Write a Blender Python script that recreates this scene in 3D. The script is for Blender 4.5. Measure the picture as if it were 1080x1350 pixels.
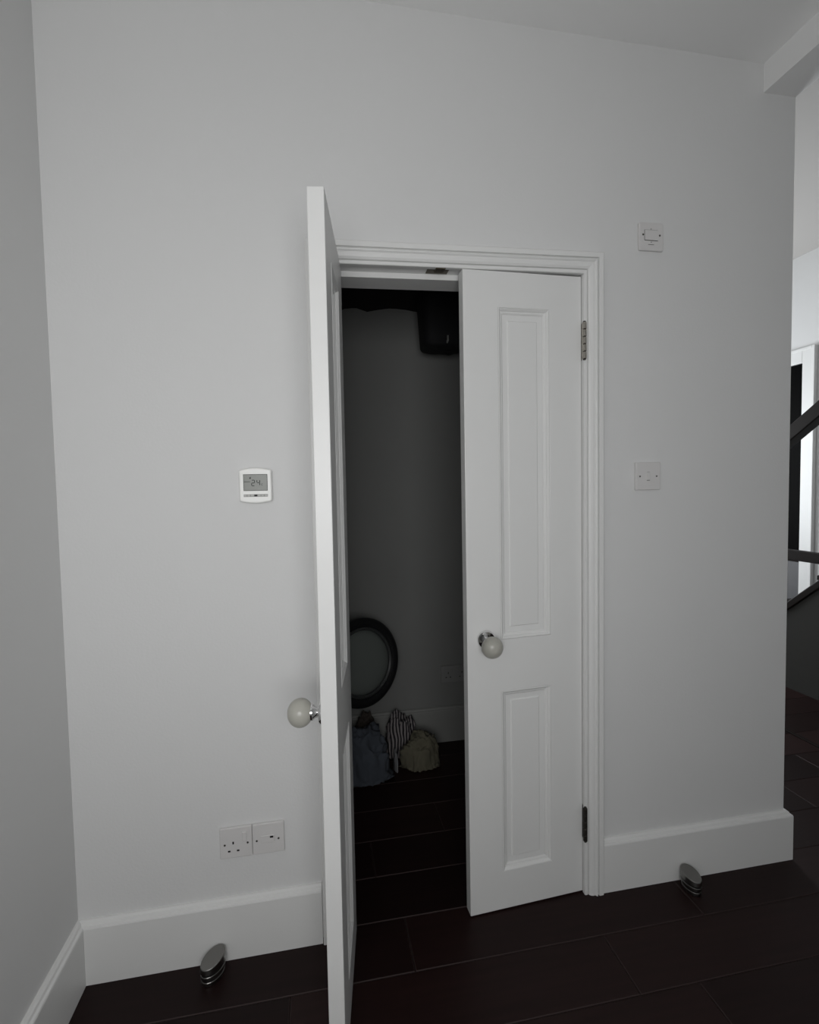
import bpy, bmesh, math, random
from mathutils import Vector, Matrix, noise

for o in list(bpy.data.objects):
    bpy.data.objects.remove(o)
scene = bpy.context.scene
C = scene.collection
PI = math.pi

# ---------------------------------------------------------------- camera
F_PX = 660.51
CAM = Vector((-0.8589, -1.4185, 1.2941))
YAW, PITCH, ROLL = 0.1813, -0.0468, -0.0182
fw = Vector((math.sin(YAW)*math.cos(PITCH), math.cos(YAW)*math.cos(PITCH), math.sin(PITCH)))
rt = Vector((math.cos(YAW), -math.sin(YAW), 0))
up = rt.cross(fw)
r2 = rt*math.cos(ROLL) + up*math.sin(ROLL)
u2 = -rt*math.sin(ROLL) + up*math.cos(ROLL)
cd = bpy.data.cameras.new('camera')
cam = bpy.data.objects.new('camera', cd)
C.objects.link(cam)
cd.sensor_fit = 'HORIZONTAL'
cd.sensor_width = 36
cd.lens = F_PX/1080*36
cd.clip_start = 0.02
m = Matrix.Identity(4)
for i in range(3):
    m[i][0], m[i][1], m[i][2], m[i][3] = r2[i], u2[i], -fw[i], CAM[i]
cam.matrix_world = m
scene.camera = cam

# ---------------------------------------------------------------- world, daylight, exposure
w = bpy.data.worlds.new('world')
scene.world = w
w.use_nodes = True
w.node_tree.nodes['Background'].inputs[0].default_value = (0.62, 0.70, 0.80, 1)
w.node_tree.nodes['Background'].inputs[1].default_value = 0.5
vs = scene.view_settings
vs.view_transform = 'Standard'
vs.look = 'None'
vs.exposure = 0.0
vs.gamma = 1.0
vs.use_curve_mapping = False

def window_light(name, loc, rot, sx, sy, energy, col):
    l = bpy.data.lights.new(name, 'AREA')
    l.shape = 'RECTANGLE'
    l.size, l.size_y, l.energy, l.color = sx, sy, energy, col
    o = bpy.data.objects.new(name, l)
    C.objects.link(o)
    o.location, o.rotation_euler = loc, rot
    return o
# daylight of the room's window behind the camera, and of the hall window
WX0, WX1, WZ0, WZ1, WY = -1.45, -0.47, 0.94, 1.76, -1.95
HX0, HX1, HZ0, HZ1, HY = 0.95, 2.15, 0.7, 2.2, 3.2
window_light('window_daylight', ((WX0+WX1)/2, WY-0.10, (WZ0+WZ1)/2), (PI/2, 0, 0), WX1-WX0-.08, WZ1-WZ0-.08, 16.9, (1.0, 1.0, 0.995))
window_light('hall_window_daylight', ((HX0+HX1)/2, HY+0.10, (HZ0+HZ1)/2), (-PI/2, 0, 0), HX1-HX0-.08, HZ1-HZ0-.08, 60, (0.93, 0.97, 1.0))

# ---------------------------------------------------------------- helpers
MATS = {}
def mat(name, col, rough=0.6, metal=0.0, bump=0.0, bscale=60.0, var=0.0, vscale=3.0, trans=0.0, ior=1.45, rand=0.0, spec=0.5, alpha=1.0):
    if name in MATS: return MATS[name]
    M = bpy.data.materials.new(name)
    M.use_nodes = True
    nt = M.node_tree
    b = nt.nodes['Principled BSDF']
    b.inputs['Base Color'].default_value = (*col, 1)
    b.inputs['Roughness'].default_value = rough
    b.inputs['Metallic'].default_value = metal
    b.inputs['Specular IOR Level'].default_value = spec
    b.inputs['IOR'].default_value = ior
    b.inputs['Transmission Weight'].default_value = trans
    b.inputs['Alpha'].default_value = alpha
    tc = nt.nodes.new('ShaderNodeTexCoord')
    if var or rand:
        n = nt.nodes.new('ShaderNodeTexNoise')
        n.inputs['Scale'].default_value = vscale
        n.inputs['Detail'].default_value = 4
        nt.links.new(tc.outputs['Object'], n.inputs['Vector'])
        mp = nt.nodes.new('ShaderNodeMapRange')
        mp.inputs[3].default_value, mp.inputs[4].default_value = 1-var, 1+var
        nt.links.new(n.outputs[0], mp.inputs[0])
        val = mp.outputs[0]
        if rand:
            oi = nt.nodes.new('ShaderNodeObjectInfo')
            m2 = nt.nodes.new('ShaderNodeMapRange')
            m2.inputs[3].default_value, m2.inputs[4].default_value = 1-rand, 1+rand
            nt.links.new(oi.outputs['Random'], m2.inputs[0])
            mu = nt.nodes.new('ShaderNodeMath'); mu.operation = 'MULTIPLY'
            nt.links.new(val, mu.inputs[0]); nt.links.new(m2.outputs[0], mu.inputs[1])
            val = mu.outputs[0]
        vm = nt.nodes.new('ShaderNodeVectorMath'); vm.operation = 'SCALE'
        vm.inputs[0].default_value = col
        nt.links.new(val, vm.inputs['Scale'])
        nt.links.new(vm.outputs[0], b.inputs['Base Color'])
    if bump:
        n = nt.nodes.new('ShaderNodeTexNoise')
        n.inputs['Scale'].default_value = bscale
        n.inputs['Detail'].default_value = 3
        nt.links.new(tc.outputs['Object'], n.inputs['Vector'])
        bp = nt.nodes.new('ShaderNodeBump')
        bp.inputs['Strength'].default_value = bump
        bp.inputs['Distance'].default_value = 0.004
        nt.links.new(n.outputs[0], bp.inputs['Height'])
        nt.links.new(bp.outputs[0], b.inputs['Normal'])
    MATS[name] = M
    return M

WALL = mat('wall_paint', (.70, .70, .697), .75, bump=.10, bscale=140, var=.012, vscale=2.5)
CEIL = mat('ceiling_paint', (.84, .84, .835), .85, bump=.06, bscale=120, var=.01)
GLOSS = mat('white_gloss_paint', (.76, .76, .75), .38, bump=.03, bscale=50, var=.012, vscale=5)
PLASTIC = mat('white_plastic', (.665, .652, .645), .35)
THERM = mat('thermostat_plastic', (.86, .86, .84), .35)
BLACK = mat('black_hole', (.006, .006, .006), .6)
SCREWM = mat('screw_metal', (.10, .10, .09), .4, metal=.8)
NICKEL = mat('hinge_nickel', (.50, .47, .42), .22, metal=1, var=.15, vscale=60)
DARKN = mat('tarnished_hinge', (.05, .045, .04), .45, metal=.7)
CHROME = mat('chrome', (.80, .80, .80), .05, metal=1)
STEEL = mat('brushed_steel', (.26, .255, .245), .28, metal=1, bump=.05, bscale=200)
RUBBER = mat('dark_rubber', (.012, .012, .012), .6)
FROST = mat('frosted_glass', (.50, .49, .44), .28, trans=.2, var=.05, vscale=25)
LCD = mat('lcd_screen', (.165, .175, .155), .3)
LCDD = mat('lcd_segment', (.014, .016, .014), .5, spec=.2)
BUTTON = mat('button_grey', (.28, .28, .27), .5)
BUTTONL = mat('button_light', (.50, .50, .48), .5)
BRASS = mat('aged_brass', (.09, .075, .05), .4, metal=.8)
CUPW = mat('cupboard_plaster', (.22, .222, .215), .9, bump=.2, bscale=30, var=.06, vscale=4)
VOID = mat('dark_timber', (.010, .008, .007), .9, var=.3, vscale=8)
MACH = mat('machine_enamel', (.55, .55, .55), .35)
PORT = mat('porthole_plastic', (.012, .012, .013), .4)
PORTG = mat('porthole_glass', (.15, .165, .155), .2)
PORTR = mat('porthole_rim', (.05, .052, .052), .3)
DBLACK = mat('black_nylon', (.004, .004, .005), .8)
DARKWOOD = mat('dark_stair_wood', (.010, .007, .0058), .5, var=.2, vscale=8, spec=.15)
CARPET = mat('stair_side_dark', (.030, .029, .026), .9, var=.1, vscale=30)
PANE = mat('dark_glazing', (.002, .002, .002), .5, spec=.02)
GREYP = mat('grey_door_panel', (.11, .11, .115), .5, var=.12, vscale=12)
DUSTY = mat('sooty_wall', (.5, .5, .49), .8)

def wood_mat(name, col, rough, axis):
    M = bpy.data.materials.new(name); M.use_nodes = True
    nt = M.node_tree; b = nt.nodes['Principled BSDF']
    b.inputs['Roughness'].default_value = rough
    b.inputs['Specular IOR Level'].default_value = .16
    tc = nt.nodes.new('ShaderNodeTexCoord')
    mp = nt.nodes.new('ShaderNodeMapping')
    s = [45, 45, 45]; s[axis] = 2.2
    mp.inputs['Scale'].default_value = s
    nt.links.new(tc.outputs['Object'], mp.inputs[0])
    n = nt.nodes.new('ShaderNodeTexNoise'); n.inputs['Scale'].default_value = 1.0; n.inputs['Detail'].default_value = 5
    nt.links.new(mp.outputs[0], n.inputs['Vector'])
    oi = nt.nodes.new('ShaderNodeObjectInfo')
    a = nt.nodes.new('ShaderNodeMapRange'); a.inputs[3].default_value, a.inputs[4].default_value = .6, 1.45
    nt.links.new(n.outputs[0], a.inputs[0])
    c = nt.nodes.new('ShaderNodeMapRange'); c.inputs[3].default_value, c.inputs[4].default_value = .65, 1.5
    nt.links.new(oi.outputs['Random'], c.inputs[0])
    mu = nt.nodes.new('ShaderNodeMath'); mu.operation = 'MULTIPLY'
    nt.links.new(a.outputs[0], mu.inputs[0]); nt.links.new(c.outputs[0], mu.inputs[1])
    vm = nt.nodes.new('ShaderNodeVectorMath'); vm.operation = 'SCALE'; vm.inputs[0].default_value = col
    nt.links.new(mu.outputs[0], vm.inputs['Scale']); nt.links.new(vm.outputs[0], b.inputs['Base Color'])
    bp = nt.nodes.new('ShaderNodeBump'); bp.inputs['Strength'].default_value = .12; bp.inputs['Distance'].default_value = .001
    nt.links.new(n.outputs[0], bp.inputs['Height']); nt.links.new(bp.outputs[0], b.inputs['Normal'])
    return M
PLANKX = wood_mat('floor_walnut_x', (.0135, .0062, .0058), .45, 0)
PLANKY = wood_mat('floor_walnut_y', (.0135, .0062, .0058), .45, 1)
PEDGE = mat('plank_lit_edge', (.036, .024, .023), .55, spec=.2)  # lighter bevel colour paints in the light caught along plank joints

def stripe_mat():
    M = bpy.data.materials.new('striped_jersey'); M.use_nodes = True
    nt = M.node_tree; b = nt.nodes['Principled BSDF']; b.inputs['Roughness'].default_value = .9
    tc = nt.nodes.new('ShaderNodeTexCoord')
    wv = nt.nodes.new('ShaderNodeTexWave'); wv.inputs['Scale'].default_value = 22; wv.inputs['Distortion'].default_value = 5.0
    wv.inputs['Detail'].default_value = 1; wv.inputs['Detail Scale'].default_value = .6
    nt.links.new(tc.outputs['Object'], wv.inputs['Vector'])
    r = nt.nodes.new('ShaderNodeValToRGB')
    r.color_ramp.elements[0].position = .52; r.color_ramp.elements[0].color = (.02, .018, .022, 1)
    r.color_ramp.elements[1].position = .60; r.color_ramp.elements[1].color = (.30, .27, .27, 1)
    nt.links.new(wv.outputs[0], r.inputs[0]); nt.links.new(r.outputs[0], b.inputs['Base Color'])
    return M
STRIPE = stripe_mat()
BLUE = mat('slate_blue_cotton', (.072, .082, .100), .95, bump=.25, bscale=25)
KHAKI = mat('khaki_cotton', (.125, .116, .082), .95, bump=.25, bscale=25)
BROWN = mat('brown_cloth', (.055, .045, .038), .95, bump=.25, bscale=25)
PALE = mat('pale_grey_cotton', (.20, .20, .21), .95, bump=.25, bscale=25)

def bx(bm, x0, x1, y0, y1, z0, z1, mi=0):
    v = [bm.verts.new(p) for p in ((x0,y0,z0),(x1,y0,z0),(x1,y1,z0),(x0,y1,z0),(x0,y0,z1),(x1,y0,z1),(x1,y1,z1),(x0,y1,z1))]
    for f in ((3,2,1,0),(4,5,6,7),(0,1,5,4),(1,2,6,5),(2,3,7,6),(3,0,4,7)):
        bm.faces.new([v[i] for i in f]).material_index = mi
    return v
def obj(name, bm, ms, parent=None, loc=None, rot=None, bevel=0, seg=2, smooth=False):
    bmesh.ops.recalc_face_normals(bm, faces=bm.faces)
    me = bpy.data.meshes.new(name); bm.to_mesh(me); bm.free()
    for mm in (ms if isinstance(ms, (list, tuple)) else [ms]): me.materials.append(mm)
    if smooth:
        for p in me.polygons: p.use_smooth = True
    o = bpy.data.objects.new(name, me); C.objects.link(o)
    if loc: o.location = loc
    if rot: o.rotation_euler = rot
    if parent: o.parent = parent
    if bevel:
        b = o.modifiers.new('bevel', 'BEVEL'); b.width = bevel; b.segments = seg; b.limit_method = 'ANGLE'; b.angle_limit = math.radians(40)
    return o
def box(name, dims, ms, parent=None, bevel=0, seg=2):
    bm = bmesh.new(); bx(bm, *dims); return obj(name, bm, ms, parent, bevel=bevel, seg=seg)
def empty(name, loc=(0,0,0), rz=0):
    o = bpy.data.objects.new(name, None); C.objects.link(o); o.location = loc; o.rotation_euler = (0,0,rz); o.empty_display_size = .05
    return o
def tag(o, label, cat=None, group=None, kind=None):
    o['label'] = label
    if cat: o['category'] = cat
    if group: o['group'] = group
    if kind: o['kind'] = kind
    return o
def lathe(bm, prof, axis='z', n=32, sx=1, sy=1, off=(0,0,0), cap=True):
    """prof: list of (r, h) along the axis"""
    rings = []
    for r, h in prof:
        ring = []
        for i in range(n):
            a = 2*PI*i/n; p, q = r*math.cos(a)*sx, r*math.sin(a)*sy
            c = {'z': (p, q, h), 'y': (p, h, q), 'x': (h, p, q)}[axis]
            ring.append(bm.verts.new((c[0]+off[0], c[1]+off[1], c[2]+off[2])))
        rings.append(ring)
    for a, b in zip(rings, rings[1:]):
        for i in range(n): bm.faces.new((a[i], a[(i+1) % n], b[(i+1) % n], b[i]))
    if cap:
        bm.faces.new(rings[0]); bm.faces.new(rings[-1])
def lobj(name, prof, ms, parent=None, axis='z', n=32, off=(0,0,0), loc=None, rot=None, sx=1, sy=1, flat=False):
    bm = bmesh.new(); lathe(bm, prof, axis, n, sx, sy, off)
    o = obj(name, bm, ms, parent, loc, rot, smooth=not flat)
    if not flat:
        e = o.modifiers.new('edge', 'EDGE_SPLIT'); e.split_angle = math.radians(35)
    return o
def prism(bm, pts, y0, y1):
    """outline in x,z extruded along y"""
    a = [bm.verts.new((x, y0, z)) for x, z in pts]; b = [bm.verts.new((x, y1, z)) for x, z in pts]
    n = len(pts); bm.faces.new(a); bm.faces.new(b[::-1])
    for i in range(n): bm.faces.new((a[i], b[i], b[(i+1) % n], a[(i+1) % n]))

# ---------------------------------------------------------------- room shell
XL, XR, CZ, HZ = -1.5123, 0.6913, 2.62, 3.05
AZ = 1.978                       # architrave top
K = 0.0227                       # the door head is out of level by this much
def sz(x, z): return z + K*(x+.4)*z/2
HL, HR = -.813, -.0601            # hinge lines
WT = .12                         # thickness of the wall with the cupboard
bm = bmesh.new()
bx(bm, XL, HL-.02, 0, WT, 0, CZ); bx(bm, HR+.02, XR, 0, WT, 0, CZ); bx(bm, HL-.02, HR+.02, 0, WT, 1.935, CZ)
tag(obj('wall_back', bm, WALL), 'pale grey painted wall around the double cupboard doors', 'wall', kind='structure')
box_ = lambda n, d, m_, l, c, **k: tag(box(n, d, m_, **k), l, c, kind='structure')
box_('wall_left', (XL-.1, XL, WY-.12, WT, 0, CZ), WALL, 'plain pale wall at right angles to the cupboard wall', 'wall')
bm = bmesh.new()
bx(bm, XL-.1, WX0, WY-.12, WY, 0, HZ); bx(bm, WX1, 2.9, WY-.12, WY, 0, HZ); bx(bm, WX0, WX1, WY-.12, WY, 0, WZ0); bx(bm, WX0, WX1, WY-.12, WY, WZ1, HZ)
tag(obj('wall_front', bm, WALL), 'painted wall with the room window, behind the viewer', 'wall', kind='structure')
bm = bmesh.new()
for a in ((WX0, WX0+.04, WZ0, WZ1), (WX1-.04, WX1, WZ0, WZ1), (WX0, WX1, WZ0, WZ0+.04), (WX0, WX1, WZ1-.04, WZ1)): bx(bm, a[0], a[1], WY-.08, WY-.02, a[2], a[3])
tag(obj('window_1', bm, GLOSS), 'white window frame in the wall behind the viewer', 'window', kind='structure')
box_('ceiling', (XL-.1, .571, WY-.12, 0, CZ, CZ+.1), CEIL, 'pale flat ceiling over the room', 'ceiling')
box_('trim_1', (.571, XR, WY, 0, 2.531, HZ), CEIL, 'boxed ceiling beam running out from the end of the cupboard wall', 'beam')
# hall
box_('wall_right', (2.9, 3.0, WY-.12, 3.3, 0, HZ), WALL, 'bright white hall wall beyond the stair', 'wall')
bm = bmesh.new()
bx(bm, -1.2, HX0, HY, HY+.12, 0, HZ); bx(bm, HX1, 2.9, HY, HY+.12, 0, HZ); bx(bm, HX0, HX1, HY, HY+.12, 0, HZ0); bx(bm, HX0, HX1, HY, HY+.12, HZ1, HZ)
tag(obj('wall_hall_end', bm, WALL), 'hall end wall with a window', 'wall', kind='structure')
bm = bmesh.new()
for a in ((HX0, HX0+.04, HZ0, HZ1), (HX1-.04, HX1, HZ0, HZ1), (HX0, HX1, HZ0, HZ0+.04), (HX0, HX1, HZ1-.04, HZ1)): bx(bm, a[0], a[1], HY+.02, HY+.08, a[2], a[3])
tag(obj('window_2', bm, GLOSS), 'white window frame at the end of the hall', 'window', kind='structure')
box_('ceiling_hall', (XR, 3.0, WY-.12, 3.32, HZ, HZ+.1), mat('hall_ceiling_paint', (.60, .58, .56), .85), 'higher ceiling over the hall and stair', 'ceiling')
bm = bmesh.new()
bx(bm, XR-.08, XR, WT, 1.03, 0, HZ); bx(bm, XR-.08, XR, 1.03, HY, 0, HZ)
tag(obj('wall_hall_side', bm, WALL), 'hall side of the cupboard partition', 'wall', kind='structure')
# cupboard interior
CY = 1.03
random.seed(5)
bm = bmesh.new()
pts = [(-1.5, 0), (XR-.08, 0), (XR-.08, 2.13)]
x = XR-.08
while x > -1.46:
    x -= random.uniform(.02, .06)
    pts.append((x, 2.155+random.uniform(-.008, .010) + (.012 if -.56 < x < -.38 else 0)))
pts.append((-1.5, 2.15))
prism(bm, pts, CY, CY+.06)
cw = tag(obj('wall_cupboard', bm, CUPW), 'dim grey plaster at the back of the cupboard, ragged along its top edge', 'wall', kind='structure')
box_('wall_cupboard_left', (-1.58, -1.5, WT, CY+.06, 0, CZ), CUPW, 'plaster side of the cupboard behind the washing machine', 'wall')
bm = bmesh.new()
bx(bm, -1.5, XR-.08, CY+.06, CY+.12, 0, CZ)
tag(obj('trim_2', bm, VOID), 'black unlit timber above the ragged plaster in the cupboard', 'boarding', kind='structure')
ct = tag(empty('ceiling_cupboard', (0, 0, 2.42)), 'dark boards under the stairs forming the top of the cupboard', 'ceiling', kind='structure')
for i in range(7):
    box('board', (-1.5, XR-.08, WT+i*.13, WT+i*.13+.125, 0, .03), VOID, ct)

# skirting
def skirt(name, pts, label, zt, bev=True):
    """pts: (x,y) path at wall, profile offset to the left of travel"""
    prof = [(0, 0), (.020, 0), (.020, zt-.016), (.0185, zt-.012), (.013, zt-.010), (.011, zt-.004), (.006, zt), (0, zt)]
    bm = bmesh.new(); rings = []
    n = len(pts)
    for i, p in enumerate(pts):
        p = Vector(p)
        d0 = (p-Vector(pts[i-1])).normalized() if i else (Vector(pts[1])-p).normalized()
        d1 = (Vector(pts[i+1])-p).normalized() if i < n-1 else d0
        n0, n1 = Vector((d0.y, -d0.x)), Vector((d1.y, -d1.x))
        off = (n0+n1)/(1+n0.dot(n1))
        rings.append([bm.verts.new((p.x+off.x*a, p.y+off.y*a, z)) for a, z in prof])
    for a, b in zip(rings, rings[1:]):
        for i in range(len(prof)): bm.faces.new((a[i], a[(i+1) % len(prof)], b[(i+1) % len(prof)], b[i]))
    bm.faces.new(rings[0]); bm.faces.new(rings[-1])
    return tag(obj(name, bm, GLOSS), label, 'skirting board', kind='structure')
skirt('baseboard_left', [(XL, WY), (XL, 0), (-.876, 0)], 'white skirting board turning the room corner up to the open door', .168)
skirt('baseboard_right', [(.002, 0), (XR, 0), (XR, 1.0)], 'white skirting board wrapping the free end of the cupboard wall', .168)
MATS['cup_skirt'] = None
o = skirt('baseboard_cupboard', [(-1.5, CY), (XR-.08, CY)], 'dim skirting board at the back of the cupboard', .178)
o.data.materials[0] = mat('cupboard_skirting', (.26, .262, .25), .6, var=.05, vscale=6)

# ---------------------------------------------------------------- floor planks
fl = box('floor', (XL-.1, 3.0, WY-.12, 3.32, -.06, -.012), mat('subfloor', (.02, .015, .013), .9))
tag(fl, 'dark walnut plank floor', 'floor', kind='structure')
random.seed(11)
pm = {}
def plank_mesh(L, W, axis):
    key = (round(L, 3), round(W, 3), axis)
    if key in pm: return pm[key]
    bm = bmesh.new(); e = .0022; g = .0006
    lx, ly = (L, W) if axis == 0 else (W, L)
    def ring(i, z): return [bm.verts.new(p) for p in ((i, i, z), (lx-i, i, z), (lx-i, ly-i, z), (i, ly-i, z))]
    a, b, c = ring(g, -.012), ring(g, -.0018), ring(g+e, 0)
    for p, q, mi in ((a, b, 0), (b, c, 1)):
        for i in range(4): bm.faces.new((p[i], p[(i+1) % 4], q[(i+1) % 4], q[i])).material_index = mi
    bm.faces.new(c); bm.faces.new(a)
    bmesh.ops.recalc_face_normals(bm, faces=bm.faces)
    me = bpy.data.meshes.new('plank'); bm.to_mesh(me); bm.free()
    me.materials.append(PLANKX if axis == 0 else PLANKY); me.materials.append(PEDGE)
    pm[key] = me
    return me
def plank(x, y, L, W, axis):
    o = bpy.data.objects.new('plank', plank_mesh(L, W, axis)); C.objects.link(o)
    o.location = (x, y, 0); o.parent = fl
PW = .1735
EDGE = .700                      # where the room's planks meet the hall's
joints = {-1: [-1.51, -.633, .25], -2: [-1.84+.88, -.083], -3: [-.80, .083], -4: [-1.2, -.32], -5: [-.62, .26], 0: [-1.1, -.22, .45], 1: [-.70, .18], 2: [-.42, .46], 3: [-.9, -.02], 4: [-.55, .33], 5: [-.3]}
y0 = .0195
for row in range(-13, 18):
    ya = y0 + row*PW; yb = ya+PW
    js = joints.get(row)
    if js: js = js + [js[-1]+.88*(q+1) for q in range(3)]
    xs, xe = XL-.09, 2.89
    if js is None: js = [xs+random.uniform(.2, .8)]; js += [js[0]+.88*(q+1) for q in range(4)]
    cuts = [xs] + [j for j in js if xs+.03 < j < xe-.03] + [xe]
    for a, b in zip(cuts, cuts[1:]): plank(a, ya, b-a, yb-ya, 0)
box_('trim_4', (1.500, 1.524, -1.2, 1.6, .0002, .005), DARKWOOD, 'thin dark floor strip running along the hall', 'floor strip', bevel=.002)

# ---------------------------------------------------------------- door frame: lining, stops, architrave
fr = tag(empty('trim_3', (HL, 0, 0)), 'white moulded architrave and lining around the cupboard opening', 'door frame', kind='structure')
def shear_obj(o):
    off = o.parent.matrix_basis.translation if o.parent else Vector()
    for v in o.data.vertices: v.co.z = sz(v.co.x+off.x, v.co.z)
def fbox(name, d, m_=GLOSS, bevel=.0012):
    ox = HL
    o = box(name, (d[0]-ox, d[1]-ox, d[2], d[3], d[4], d[5]), m_, fr, bevel=bevel); shear_obj(o); return o
ZH = 1.922
fbox('jamb', (HL-.022, HL-.002, -.004, .125, 0, ZH+.02)); fbox('jamb', (HR+.002, HR+.022, -.004, .125, 0, ZH+.02)); fbox('head_lining', (HL-.002, HR+.002, -.004, .125, ZH, ZH+.02))
fbox('door_stop', (HL-.002, HL+.012, .040, .122, 0, ZH)); fbox('door_stop', (HR-.012, HR+.002, .040, .122, 0, ZH)); fbox('door_stop', (HL+.012, HR-.012, .040, .122, ZH-.016, ZH))
AW = .0595
aprof = [(0, 0), (0, .0235), (.0025, .0262), (.0160, .0262), (.0172, .0195), (.0186, .0195), (.0196, .0240), (.0225, .0268), (.0255, .0255), (.0285, .0215), (.034, .0222), (.0410, .0205), (.0465, .0165), (.0482, .0100), (.0494, .0100), (.0502, .0150), (.0580, .0150), (AW, .0130), (AW, 0)]
def arch(name, path, inward):
    bm = bmesh.new(); rings = []
    for (px, pz), (ix, iz) in zip(path, inward):
        rings.append([bm.verts.new((px+ix*a-HL, -d, sz(px+ix*a, pz+iz*a))) for a, d in aprof])
    for a, b in zip(rings, rings[1:]):
        for i in range(len(aprof)-1): bm.faces.new((a[i], a[i+1], b[i+1], b[i]))
        bm.faces.new((a[-1], a[0], b[0], b[-1]))
    bm.faces.new(rings[0]); bm.faces.new(rings[-1])
    return obj(name, bm, GLOSS, fr)
AL, AR = -.8743, 0.0
arch('architrave', [(AL, 0), (AL, AZ)], [(1, 0), (1, -1)])
arch('architrave', [(AL, AZ), (AR, AZ)], [(1, -1), (-1, -1)])
arch('architrave', [(AR, 0), (AR, AZ)], [(-1, 0), (-1, -1)])
# ball catch on the head
lt = fbox('latch_plate', (-.533, -.470, .004, .032, ZH-.0025, ZH+.002), BRASS, .0005); lt['label'] = 'small tarnished brass catch under the door head'
fbox('latch_keep', (-.512, -.484, -.012, .016, ZH-.0065, ZH+.004), BRASS, .001)

# ---------------------------------------------------------------- door leaves
LW, LT, LH, LB = .3785, .035, 1.914, .004
PX0, PX1 = .108, .271
PZ = [(.123, .681), (.838, 1.812)]
def leaf(name, loc, rz, s, zf, label, knob_z, knob_u, tarn, droop):
    root = tag(empty(name, loc, rz), label, 'door', kind='structure')
    us = [0, PX0, PX1, LW]; zs = [LB, PZ[0][0], PZ[0][1], PZ[1][0], PZ[1][1], LH]
    bm = bmesh.new(); g = {}
    for i, u in enumerate(us):
        for j, z in enumerate(zs): g[i, j] = (u, z)
    def quadbox(i, j):
        pass
    V = {}
    for k, y in ((0, 0), (1, LT)):
        for (i, j), (u, z) in g.items(): V[i, j, k] = bm.verts.new((s*u, y, zf(u, z)))
    hole = {(1, 1), (1, 3)}
    cells = [(i, j) for i in range(3) for j in range(5) if (i, j) not in hole]
    for i, j in cells:
        for k in (0, 1): bm.faces.new([V[i, j, k], V[i+1, j, k], V[i+1, j+1, k], V[i, j+1, k]])
        for (di, dj, a, b) in ((-1, 0, (i, j), (i, j+1)), (1, 0, (i+1, j), (i+1, j+1)), (0, -1, (i, j), (i+1, j)), (0, 1, (i, j+1), (i+1, j+1))):
            if (i+di, j+dj) not in cells: bm.faces.new([V[(*a, 0)], V[(*b, 0)], V[(*b, 1)], V[(*a, 1)]])
    obj('stiles_and_rails', bm, GLOSS, root, bevel=.0016)
    loops = [(0, .0008), (.0022, -.0012), (.005, .0020), (.0075, .0045), (.0085, .0075), (.0135, .0085), (.017, .0118)]
    field = [(.017, .0122), (.0335, .0130), (.0365, .0100)]
    for (z0, z1) in PZ:
        def rings(bm, lp, y_of, close):
            rr = []
            for a, d in lp:
                y = y_of(d)
                rr.append([bm.verts.new((s*u, y, zf(u, z))) for u, z in ((PX0+a, z0+a), (PX1-a, z0+a), (PX1-a, z1-a), (PX0+a, z1-a))])
            for a, b in zip(rr, rr[1:]):
                for i in range(4): bm.faces.new((a[i], a[(i+1) % 4], b[(i+1) % 4], b[i]))
            if close: bm.faces.new(rr[-1])
            return rr
        bm = bmesh.new()
        a = rings(bm, field, lambda d: d, True); b = rings(bm, field, lambda d: LT-d, True)
        for i in range(4): bm.faces.new((a[0][i], a[0][(i+1) % 4], b[0][(i+1) % 4], b[0][i]))
        pn = obj('panel', bm, GLOSS, root)
        for fn in (lambda d: d, lambda d: LT-d):
            bm = bmesh.new(); rings(bm, loops, fn, False)
            obj('moulding', bm, GLOSS, pn)
    # knob: rose, neck, glass ball
    kn = lobj('knob', [(.0275, 0), (.0275, -.0060), (.0250, -.0098), (.0170, -.0104), (.0124, -.0115), (.0108, -.0140), (.0120, -.0190), (.0160, -.0230), (.0180, -.0250), (.0180, -.0290), (.012, -.0300)], CHROME, root, 'y', 40)
    kn.location = (s*knob_u, 0, knob_z); kn.rotation_euler = (droop, 0, 0)
    kn['label'] = 'door knob on a polished chrome rose'
    prof = []
    for i in range(0, 21):
        a = -PI/2+PI*i/20
        prof.append((max(.0315*math.cos(a), .0004), -.0530-.0285*math.sin(a)))
    bl = lobj('knob_ball', prof, FROST, kn, 'y', 40); bl['label'] = 'frosted glass ball of the knob'
    # hinges at the outer corner
    for n_, (h0, h1) in enumerate(((.180, .287), (1.672, 1.781))):
        hm = [NICKEL, DARKN][1 if (n_ == 0 and tarn) else 0]
        bm = bmesh.new(); bx(bm, -s*.0012-.0008, -s*.0012+.0008, -.0190, .026, h0, h1)
        hg = obj('hinge', bm, hm, root); hg.location = (0, 0, 0)
        L = (h1-h0)/5
        for q in range(5):
            a, b = h0+q*L+.0010, h0+(q+1)*L-.0010
            kk = lobj('hinge_knuckle', [(.0058, a), (.0066, a+.001), (.0066, b-.001), (.0058, b)], hm, hg, 'z', 20); kk.location = (s*.0020, -.0190, 0)
        kp = lobj('hinge_pin', [(.0036, h0-.003), (.0048, h0), (.0048, h1), (.0036, h1+.003)], DARKN, hg, 'z', 16); kp.location = (s*.0020, -.0190, 0)
    return root
leaf('door_1', (-.8130, .0102, 0), -math.radians(97.78), 1, lambda u, z: sz(-.83, z), 'narrow white panelled cupboard door swung wide open, seen edge on', .801, .060+.26, True, 0)
leaf('door_2', (HR, 0, 0), math.radians(3.43), -1, lambda u, z: sz(HR-u, z), 'narrow white panelled cupboard door standing just ajar in its frame', .8465, .3218, True, math.radians(12))

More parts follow.
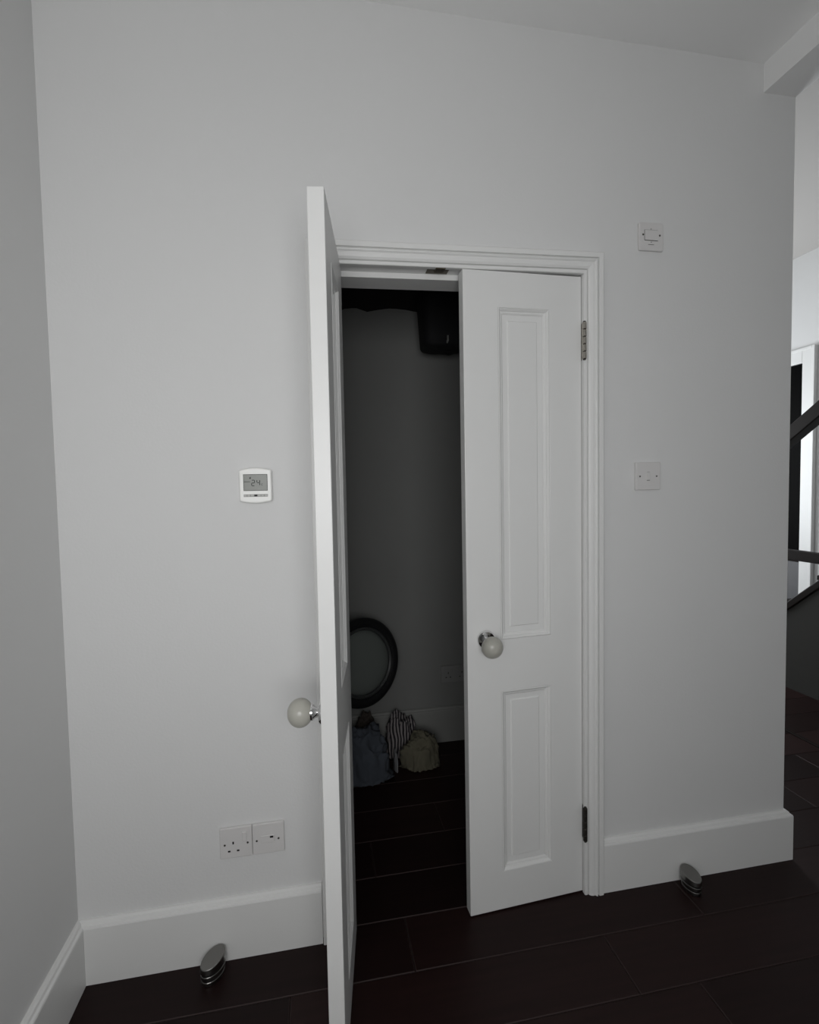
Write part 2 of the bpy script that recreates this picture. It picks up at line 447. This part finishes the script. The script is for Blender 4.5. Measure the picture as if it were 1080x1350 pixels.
# ---------------------------------------------------------------- wall plates
def rrect(hw, hh, r, n=5, cx=0, cz=0):
    p = []
    for (sx, sy, a0) in ((1, 1, 0), (-1, 1, 90), (-1, -1, 180), (1, -1, 270)):
        for i in range(n):
            a = math.radians(a0+90*i/(n-1)); p.append((cx+sx*(hw-r)+r*math.cos(a), cz+sy*(hh-r)+r*math.sin(a)))
    return p
def plate_body(parent, hw=.043, hh=.043, d=.009, m_=PLASTIC, name='face_plate', r=.004):
    bm = bmesh.new(); prism(bm, rrect(hw, hh, r), -d, 0)
    return obj(name, bm, m_, parent, bevel=.0022, seg=3)
def disc(name, x, z, r, y, m_, parent, d=.0008):
    return lobj(name, [(r, 0), (r, -d)], m_, parent, 'y', 16, loc=(x, y, z), flat=True)
def slab(name, x, z, hw, hh, y, d, m_, parent, bevel=.0008):
    bm = bmesh.new(); bx(bm, -hw, hw, -d, 0, -hh, hh)
    o = obj(name, bm, m_, parent, bevel=bevel); o.location = (x, y, z); return o
D = -.0088
# upper switch: fan isolator
t = tag(empty('isolator_switch', (.1687, 0, 2.0514)), 'white square wall plate with a wide rocker, above and beside the door head', 'switch')
t.rotation_euler = (0, -.010, 0)
plate_body(t, .0415, .0420, r=.006)
slab('rocker', -.0005, .0035, .0225, .0150, D, .0022, PLASTIC, t)
for zz, hh in ((.0190, .0006), (-.0122, .0007)): slab('rocker_gap', -.0005, zz, .0225, hh, D, .0006, SCREWM, t, 0)
slab('rocker_gap', -.0236, .0035, .0006, .0152, D, .0006, SCREWM, t, 0)
disc('screw', -.0285, .0045, .0030, D, SCREWM, t); disc('screw', .0285, .0045, .0030, D, SCREWM, t)
disc('mark', -.0015, .0222, .0014, D, SCREWM, t); disc('mark', -.0010, -.0170, .0014, D, SCREWM, t)
slab('printed_mark', -.0015, -.0243, .0100, .0007, D, .0005, SCREWM, t, 0)
# lower light switch
t = tag(empty('light_switch', (.1613, 0, 1.3194)), 'white square light switch with one small rocker, level with the middle of the door', 'switch')
plate_body(t, r=.0025)
slab('rocker', 0, 0, .0050, .0125, D, .0036, PLASTIC, t, .0015)
slab('rocker_gap', 0, -.0133, .0055, .0007, D, .0006, SCREWM, t, 0); slab('rocker_gap', 0, .0132, .0050, .0004, D, .0005, BUTTON, t, 0)
disc('screw', -.0290, -.0005, .0026, D, SCREWM, t); disc('screw', .0290, -.0005, .0026, D, SCREWM, t)
# switched socket and fused spur
def uv(u, v): return (-.043+.086*u, .043-.086*v)
t = tag(empty('wall_socket', (-1.1055, 0, .3246)), 'white three-pin wall socket with a rocker, low on the wall', 'socket')
plate_body(t, r=.003)
for u, v, hw, hh in ((.415, .50, .0021, .0037), (.285, .765, .0034, .0022), (.560, .765, .0034, .0022)): p = uv(u, v); slab('pin_hole', p[0], p[1], hw, hh, D, .0006, BLACK, t, 0)
for u in (.155, .862): p = uv(u, .545); disc('screw', p[0], p[1], .0028, D, SCREWM, t)
p = uv(.765, .31); slab('rocker', p[0], p[1], .0058, .0130, D, .0040, PLASTIC, t, .0015)
t = tag(empty('fused_spur', (-1.0188, 0, .3246)), 'white fused connection plate with a black slot, beside the wall socket', 'socket')
plate_body(t, r=.003)
for u in (.135, .82): p = uv(u, .545); disc('screw', p[0], p[1], .0028, D, SCREWM, t)
p = uv(.605, .455); slab('indicator_slot', p[0], p[1], .0046, .0026, D-.0014, .0008, BLACK, t, 0)
p = uv(.475, .52); slab('fuse_carrier', p[0], p[1], .0185, .0105, D, .0016, PLASTIC, t)
for u in (.265, .690): p = uv(u, .52); slab('carrier_gap', p[0], p[1], .0005, .0095, D, .0005, BUTTON, t, 0)
# thermostat
thx, thz = -1.0214, 1.3097
t = tag(empty('thermostat', (thx, 0, thz)), 'white wall thermostat with a grey screen, beside the wide open door', 'thermostat')
def bowed(hw, hh, bow, n=14):
    p = []
    for i in range(n+1):
        a = i/n*2-1; p.append((-a*hw, hh+bow*(1-a*a)))
    for i in range(n+1):
        a = i/n*2-1; p.append((a*hw, -hh-bow*(1-a*a)))
    return p
bm = bmesh.new(); prism(bm, bowed(.0420, .0415, .0060), -.022, 0)
obj('case', bm, THERM, t, bevel=.004, seg=4)
TD = -.0219
slab('screen_bezel', .0005, .0080, .0312, .0222, TD, .0004, LCDD, t, 0)
sc = slab('screen', .0005, .0080, .0300, .0210, TD, .0008, LCD, t, 0); sc['label'] = 'grey display reading 24'
SEG = {'a': (0, 1, 1, 0), 'g': (0, 0, 1, 0), 'd': (0, -1, 1, 0), 'f': (-1, .5, 0, 1), 'b': (1, .5, 0, 1), 'e': (-1, -.5, 0, 1), 'c': (1, -.5, 0, 1)}
def digit(ch, cx, cz, hw, hh, th):
    bm = bmesh.new()
    for sgm in {'2': 'abged', '4': 'fgbc', 'C': 'afed'}[ch]:
        x_, z_, hor, ver = SEG[sgm]
        if hor: bx(bm, -hw+th*.4, hw-th*.4, -.0004, 0, z_*hh-th/2, z_*hh+th/2)
        else: bx(bm, x_*hw-th/2, x_*hw+th/2, -.0004, 0, z_*hh-hh*.5+th*.3, z_*hh+hh*.5-th*.3)
    o = obj('digit', bm, LCDD, sc); o.location = (cx, -.0008, cz)
digit('2', -.0060, -.0012, .0038, .0075, .0018); digit('4', .0075, -.0005, .0036, .0072, .0018); digit('C', .0172, -.0058, .0015, .0022, .0010)
sl = lambda x_, z_, hw, hh: slab('symbol', x_, z_, hw, hh, -.0008, .0004, LCDD, sc, 0)
sl(-.0135, .0118, .0016, .0020); sl(-.0215, .0022, .0078, .0006); sl(-.012, .0145, .0006, .0006)
slab('button_strip', .0005, -.0268, .0312, .0034, TD, .0004, BUTTON, t, 0)
for i in range(7):
    slab('button', -.0263+i*.0089, -.0268, .0036, .0022, TD-.0003, .0010, BLACK if i == 3 else BUTTONL, t, .0004)

# ---------------------------------------------------------------- floor door stops
def oval_stop(name, loc, rz, label):
    t = tag(empty(name, loc, rz), label, 'door stop', 'steel floor door stops')
    def lay(nm, z0, z1, a0, b0, a1, b1, m_, slope=0, sm=True):
        bm = bmesh.new(); n = 40; R = []
        for k in range(2):
            z, a, b = ((z0, a0, b0), (z1, a1, b1))[k]
            R.append([bm.verts.new((a*math.cos(2*PI*i/n), b*math.sin(2*PI*i/n), z+(slope*(b*math.sin(2*PI*i/n)) if k else 0))) for i in range(n)])
        for i in range(n): bm.faces.new((R[0][i], R[0][(i+1) % n], R[1][(i+1) % n], R[1][i]))
        bm.faces.new(R[0]); bm.faces.new(R[1])
        return obj(nm, bm, m_, t, bevel=.0022, seg=3)
    W, L = .0262, .0370
    lay('base', 0, .0125, W*.88, L*.90, W*.92, L*.93, STEEL)
    lay('rubber_ring', .0125, .0165, W*.82, L*.86, W*.82, L*.86, RUBBER)
    lay('body_ring', .0165, .0285, W*.96, L*.96, W*.98, L*.98, STEEL)
    lay('rubber_ring', .0285, .0325, W*.87, L*.90, W*.87, L*.90, RUBBER)
    lay('cap', .0325, .0535, W, L, W*.95, L*.96, STEEL, slope=.16)
    return t
oval_stop('door_stop_post', (-1.166, -.059, 0), math.radians(-36), 'low oval steel door stop on the floor below the wall socket')
oval_stop('door_stop_post', (.2822, -.0605, 0), 0, 'low oval steel door stop on the floor near the free end of the wall')

# ---------------------------------------------------------------- inside the cupboard
t = tag(empty('washing_machine', (-1.15, .70, 0)), 'washing machine inside the cupboard with its round door hanging open', 'washing machine')
bm = bmesh.new(); bx(bm, -.30, .28, -.29, .29, .015, .86); obj('body', bm, MACH, t, bevel=.012, seg=3)
for a in (-.25, .23):
    for b in (-.24, .24): lobj('foot', [(.018, 0), (.018, .016)], RUBBER, t, loc=(a, b, 0))
lobj('drum_opening', [(.175, .276), (.175, .284), (.15, .288)], PORTR, t, 'x', 48, loc=(0, .0, .50))
bm = bmesh.new(); bx(bm, .278, .284, -.27, .27, .76, .84); obj('control_panel', bm, PORTR, t)
def port(ax):
    dr = empty('porthole_door'); dr.parent = t
    return dr
PCX, PCY, PCZ = -.684, .78, .5270
# the door is one part of the machine: dark ring with rim and glass bowl below it
prof = [(.150, .020), (.190, .016), (.196, .002), (.194, -.016), (.184, -.026), (.170, -.029), (.156, -.024), (.150, -.012)]
pd = lobj('porthole_door', prof, PORT, t, 'y', 64); pd['label'] = 'round dark porthole door'
pd.location = (PCX+1.15, PCY-.70, PCZ); pd.rotation_euler = (math.radians(-8), 0, math.radians(30))
lobj('glass_rim', [(.153, -.010), (.153, -.020), (.146, -.024), (.140, -.018), (.139, -.004)], PORTR, pd, 'y', 64)
lobj('glass_bowl', [(.140, -.010), (.134, -.020), (.118, -.030), (.09, -.037), (.05, -.041), (.003, -.042)], PORTG, pd, 'y', 64)
bm = bmesh.new(); bx(bm, -.24, -.17, -.010, .010, -.03, .03); obj('hinge_arm', bm, PORT, pd, bevel=.004)

def cloth(name, bb, seed, m_, label, amp=.30, rz=0, sub=5):
    """crumpled heap that fills the box bb = (x0, x1, y0, y1, height)"""
    bm = bmesh.new(); bmesh.ops.create_icosphere(bm, subdivisions=sub, radius=1)
    sd = Vector((seed*3.7, seed*1.3, seed*7.1))
    for v in bm.verts:
        n = v.co.normalized()
        r1 = noise.noise(n*1.6+sd)
        q = n*2.0+sd+Vector((r1, r1*.6, -r1))*1.6
        ridge = max(0, 1-abs(noise.noise(q))*3.0)
        ridge2 = max(0, 1-abs(noise.noise(q*2.1+sd))*3.2)
        fine = 1-abs(noise.noise(q*4.5+sd))*2.0
        b_ = Vector((n.x, n.y, math.copysign(abs(n.z)**.55, n.z))) if n.z > 0 else n
        v.co = b_*(1+amp*(r1*1.0+ridge*.55+ridge2*.28+fine*.10))
        if v.co.z < -.25: v.co.z = -.25+(v.co.z+.25)*.04; f = 1+.05*(1+noise.noise(n*6+sd)); v.co.x *= f; v.co.y *= f
    x0, x1, y0_, y1_, h = bb
    mn = [min(v.co[i] for v in bm.verts) for i in range(3)]; mx = [max(v.co[i] for v in bm.verts) for i in range(3)]
    dim = (x1-x0, y1_-y0_, h)
    for v in bm.verts:
        for i in range(3):
            t_ = (v.co[i]-mn[i])/(mx[i]-mn[i])
            v.co[i] = t_*dim[i] + (.001 if i == 2 else -dim[i]/2)
    o = obj(name, bm, m_, None, ((x0+x1)/2, (y0_+y1_)/2, 0), None, smooth=True)
    return tag(o, label, 'clothes', 'clothes dropped on the cupboard floor')
cloth('crumpled_garment', (-.840, -.545, .690, .872, .245), 2.2, BLUE, 'slate blue garment in a crumpled heap on the cupboard floor')
cloth('crumpled_garment', (-.578, -.395, .882, 1.003, .222), 4.6, STRIPE, 'black and pale striped garment bunched against the cupboard skirting', amp=.30)
cloth('crumpled_garment', (-.524, -.322, .758, .878, .172), 6.3, KHAKI, 'khaki garment crumpled in front of the striped one', amp=.40)
cloth('crumpled_garment', (-.720, -.582, .882, .998, .235), 8.4, BROWN, 'dark brown cloth crumpled behind the blue garment', amp=.26)
cloth('crumpled_garment', (-.5445, -.525, .775, .870, .095), 9.7, PALE, 'small pale grey cloth tucked between the blue and khaki garments', amp=.35, sub=4)

# bag hanging from the cupboard ceiling
bm = bmesh.new(); n = 36
BZ = [(0.00, .30), (.002, .70), (.008, .90), (.02, .96), (.10, 1.0), (.18, 1.03), (.26, 1.05), (.34, 1.02), (.40, .9), (.425, .4)]
rr = []
for z, k in BZ:
    ring = []
    for i in range(n):
        a = 2*PI*i/n; cx_, sy_ = math.cos(a), math.sin(a)
        p = .55; x_ = abs(cx_)**p*math.copysign(1, cx_); y_ = abs(sy_)**p*math.copysign(1, sy_)
        wob = 1+.03*noise.noise(Vector((x_*2, y_*2, z*9)))
        ring.append(bm.verts.new((x_*.105*k*wob, y_*.085*k*wob, z+.006*noise.noise(Vector((x_*3, y_*3, 5))))))
    rr.append(ring)
for a, b in zip(rr, rr[1:]):
    for i in range(n): bm.faces.new((a[i], a[(i+1) % n], b[(i+1) % n], b[i]))
bm.faces.new(rr[0]); bm.faces.new(rr[-1])
t = tag(empty('hanging_bag', (-.281, .82, 1.913)), 'black bag hanging high inside the cupboard', 'bag')
obj('bag_body', bm, DBLACK, t, smooth=True)
bm = bmesh.new(); lathe(bm, [(.006, .38), (.006, .52)], 'z', 10); obj('strap', bm, DBLACK, t)
bm = bmesh.new(); bx(bm, -.003, .003, -.092, -.086, .020, .045); bx(bm, -.006, .000, -.093, -.087, .012, .024)
c_ = obj('zip_pull', bm, mat('zip_metal', (.45, .45, .43), .3, metal=.6), t); c_['label'] = 'small pale metal zip pull'
# double socket at the back of the cupboard
t = tag(empty('double_socket', (-.190, CY, .345)), 'dim double wall socket at the back of the cupboard', 'socket')
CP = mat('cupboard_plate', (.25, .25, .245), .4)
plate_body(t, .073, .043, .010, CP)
for cx_ in (-.036, .036):
    for a, b, hw, hh in ((0, .006, .002, .0037), (-.011, -.016, .0034, .0022), (.011, -.016, .0034, .0022)): slab('pin_hole', cx_+a, b, hw, hh, -.0098, .0006, BLACK, t, 0)
    slab('rocker', cx_*.4, .024, .0055, .010, -.0098, .004, CP, t, .001)

# ---------------------------------------------------------------- hall: door, stair
dr = tag(empty('door_3', (2.9, 1.9, 0)), 'white framed hall door with dark glazing over a grey panel', 'door', kind='structure')
DH = 2.212
def ha(name, y0_, y1_, z0_, z1_):
    o = None
    for i, (d, a) in enumerate(((.030, 0), )):
        o = box(name, (-d, 0, y0_, y1_, z0_, z1_), GLOSS, dr, bevel=.004)
    return o
j = ha('architrave', -.100, .0, 0, DH+.115)
bm = bmesh.new(); bx(bm, -.033, -.028, -.100, -.078, 0, DH+.115); obj('back_band', bm, GLOSS, j, bevel=.003)
h = ha('architrave', .0, .95, DH, DH+.115)
bm = bmesh.new(); bx(bm, -.033, -.028, -.078, .95, DH+.093, DH+.115); obj('back_band', bm, GLOSS, h, bevel=.003)
ha('architrave', .85, .95, 0, DH)
bm = bmesh.new(); bx(bm, -.010, -.001, .0, .85, .66, DH); pg = obj('pane', bm, PANE, dr); pg['label'] = 'dark glazing'
bm = bmesh.new(); bx(bm, -.016, -.001, .0, .85, .004, .66); obj('lower_panel', bm, GREYP, dr, bevel=.003)
bm = bmesh.new(); bx(bm, -.024, -.001, .0, .85, .655, .735); obj('mid_rail', bm, DARKWOOD, dr, bevel=.003)

SX = 2.02; SL = .878
st = tag(empty('staircase', (SX, 1.765, 0)), 'dark staircase rising along the bright hall wall', 'staircase')
def sline(y): return .4804+(1.2181-y)*SL     # top of the string
# string side panel (dark), from the floor up
ys = [1.765, -1.05]
bm = bmesh.new()
pts = [(1.765, 0), (-1.05, 0), (-1.05, sline(-1.05)), (1.765, max(sline(1.765), .002))]
a = [bm.verts.new((0, y-1.765, z)) for y, z in pts]; b = [bm.verts.new((.03, y-1.765, z)) for y, z in pts]
bm.faces.new(a); bm.faces.new(b)
for i in range(4): bm.faces.new((a[i], a[(i+1) % 4], b[(i+1) % 4], b[i]))
obj('side_panel', bm, CARPET, st)
def slope_bar(name, x0, x1, za, zb, y0_, y1_, zfun, m_):
    bm = bmesh.new()
    v = []
    for y in (y0_, y1_):
        v.append([bm.verts.new((x_, y-1.765, zfun(y)+dz)) for x_, dz in ((x0, za), (x1, za), (x1, zb), (x0, zb))])
    bm.faces.new(v[0]); bm.faces.new(v[1])
    for i in range(4): bm.faces.new((v[0][i], v[0][(i+1) % 4], v[1][(i+1) % 4], v[1][i]))
    return obj(name, bm, m_, st, bevel=.006)
slope_bar('string_cap', -.012, .042, 0, .055, 1.74, -1.05, sline, DARKWOOD)
def hline(y): return 1.530+(1.213-y)*.690
slope_bar('handrail', -.025, .055, 0, .098, 1.60, -1.05, hline, DARKWOOD)
bm = bmesh.new(); bx(bm, -.005, .035, -.16-.9, -.05, .808, .872); obj('level_rail', bm, DARKWOOD, st, bevel=.004)
bm = bmesh.new(); bx(bm, -.012, .062, -.10, -.02, 0, 1.50); obj('newel_post', bm, DARKWOOD, st, bevel=.006)
for i in range(13):
    ya = 1.70-i*.215
    bm = bmesh.new(); bx(bm, .03, .865, -.065-.245-i*.215, -.065-i*.215, .170*(i+1)+.0-.03+i*.0187, .170*(i+1)+i*.0187)
    obj('tread', bm, DARKWOOD, st, bevel=.004)
    bm = bmesh.new(); bx(bm, .03, .865, -.085-i*.215, -.070-i*.215, max(.0, .1887*i), .1887*(i+1)-.05)
    obj('riser', bm, CARPET, st)
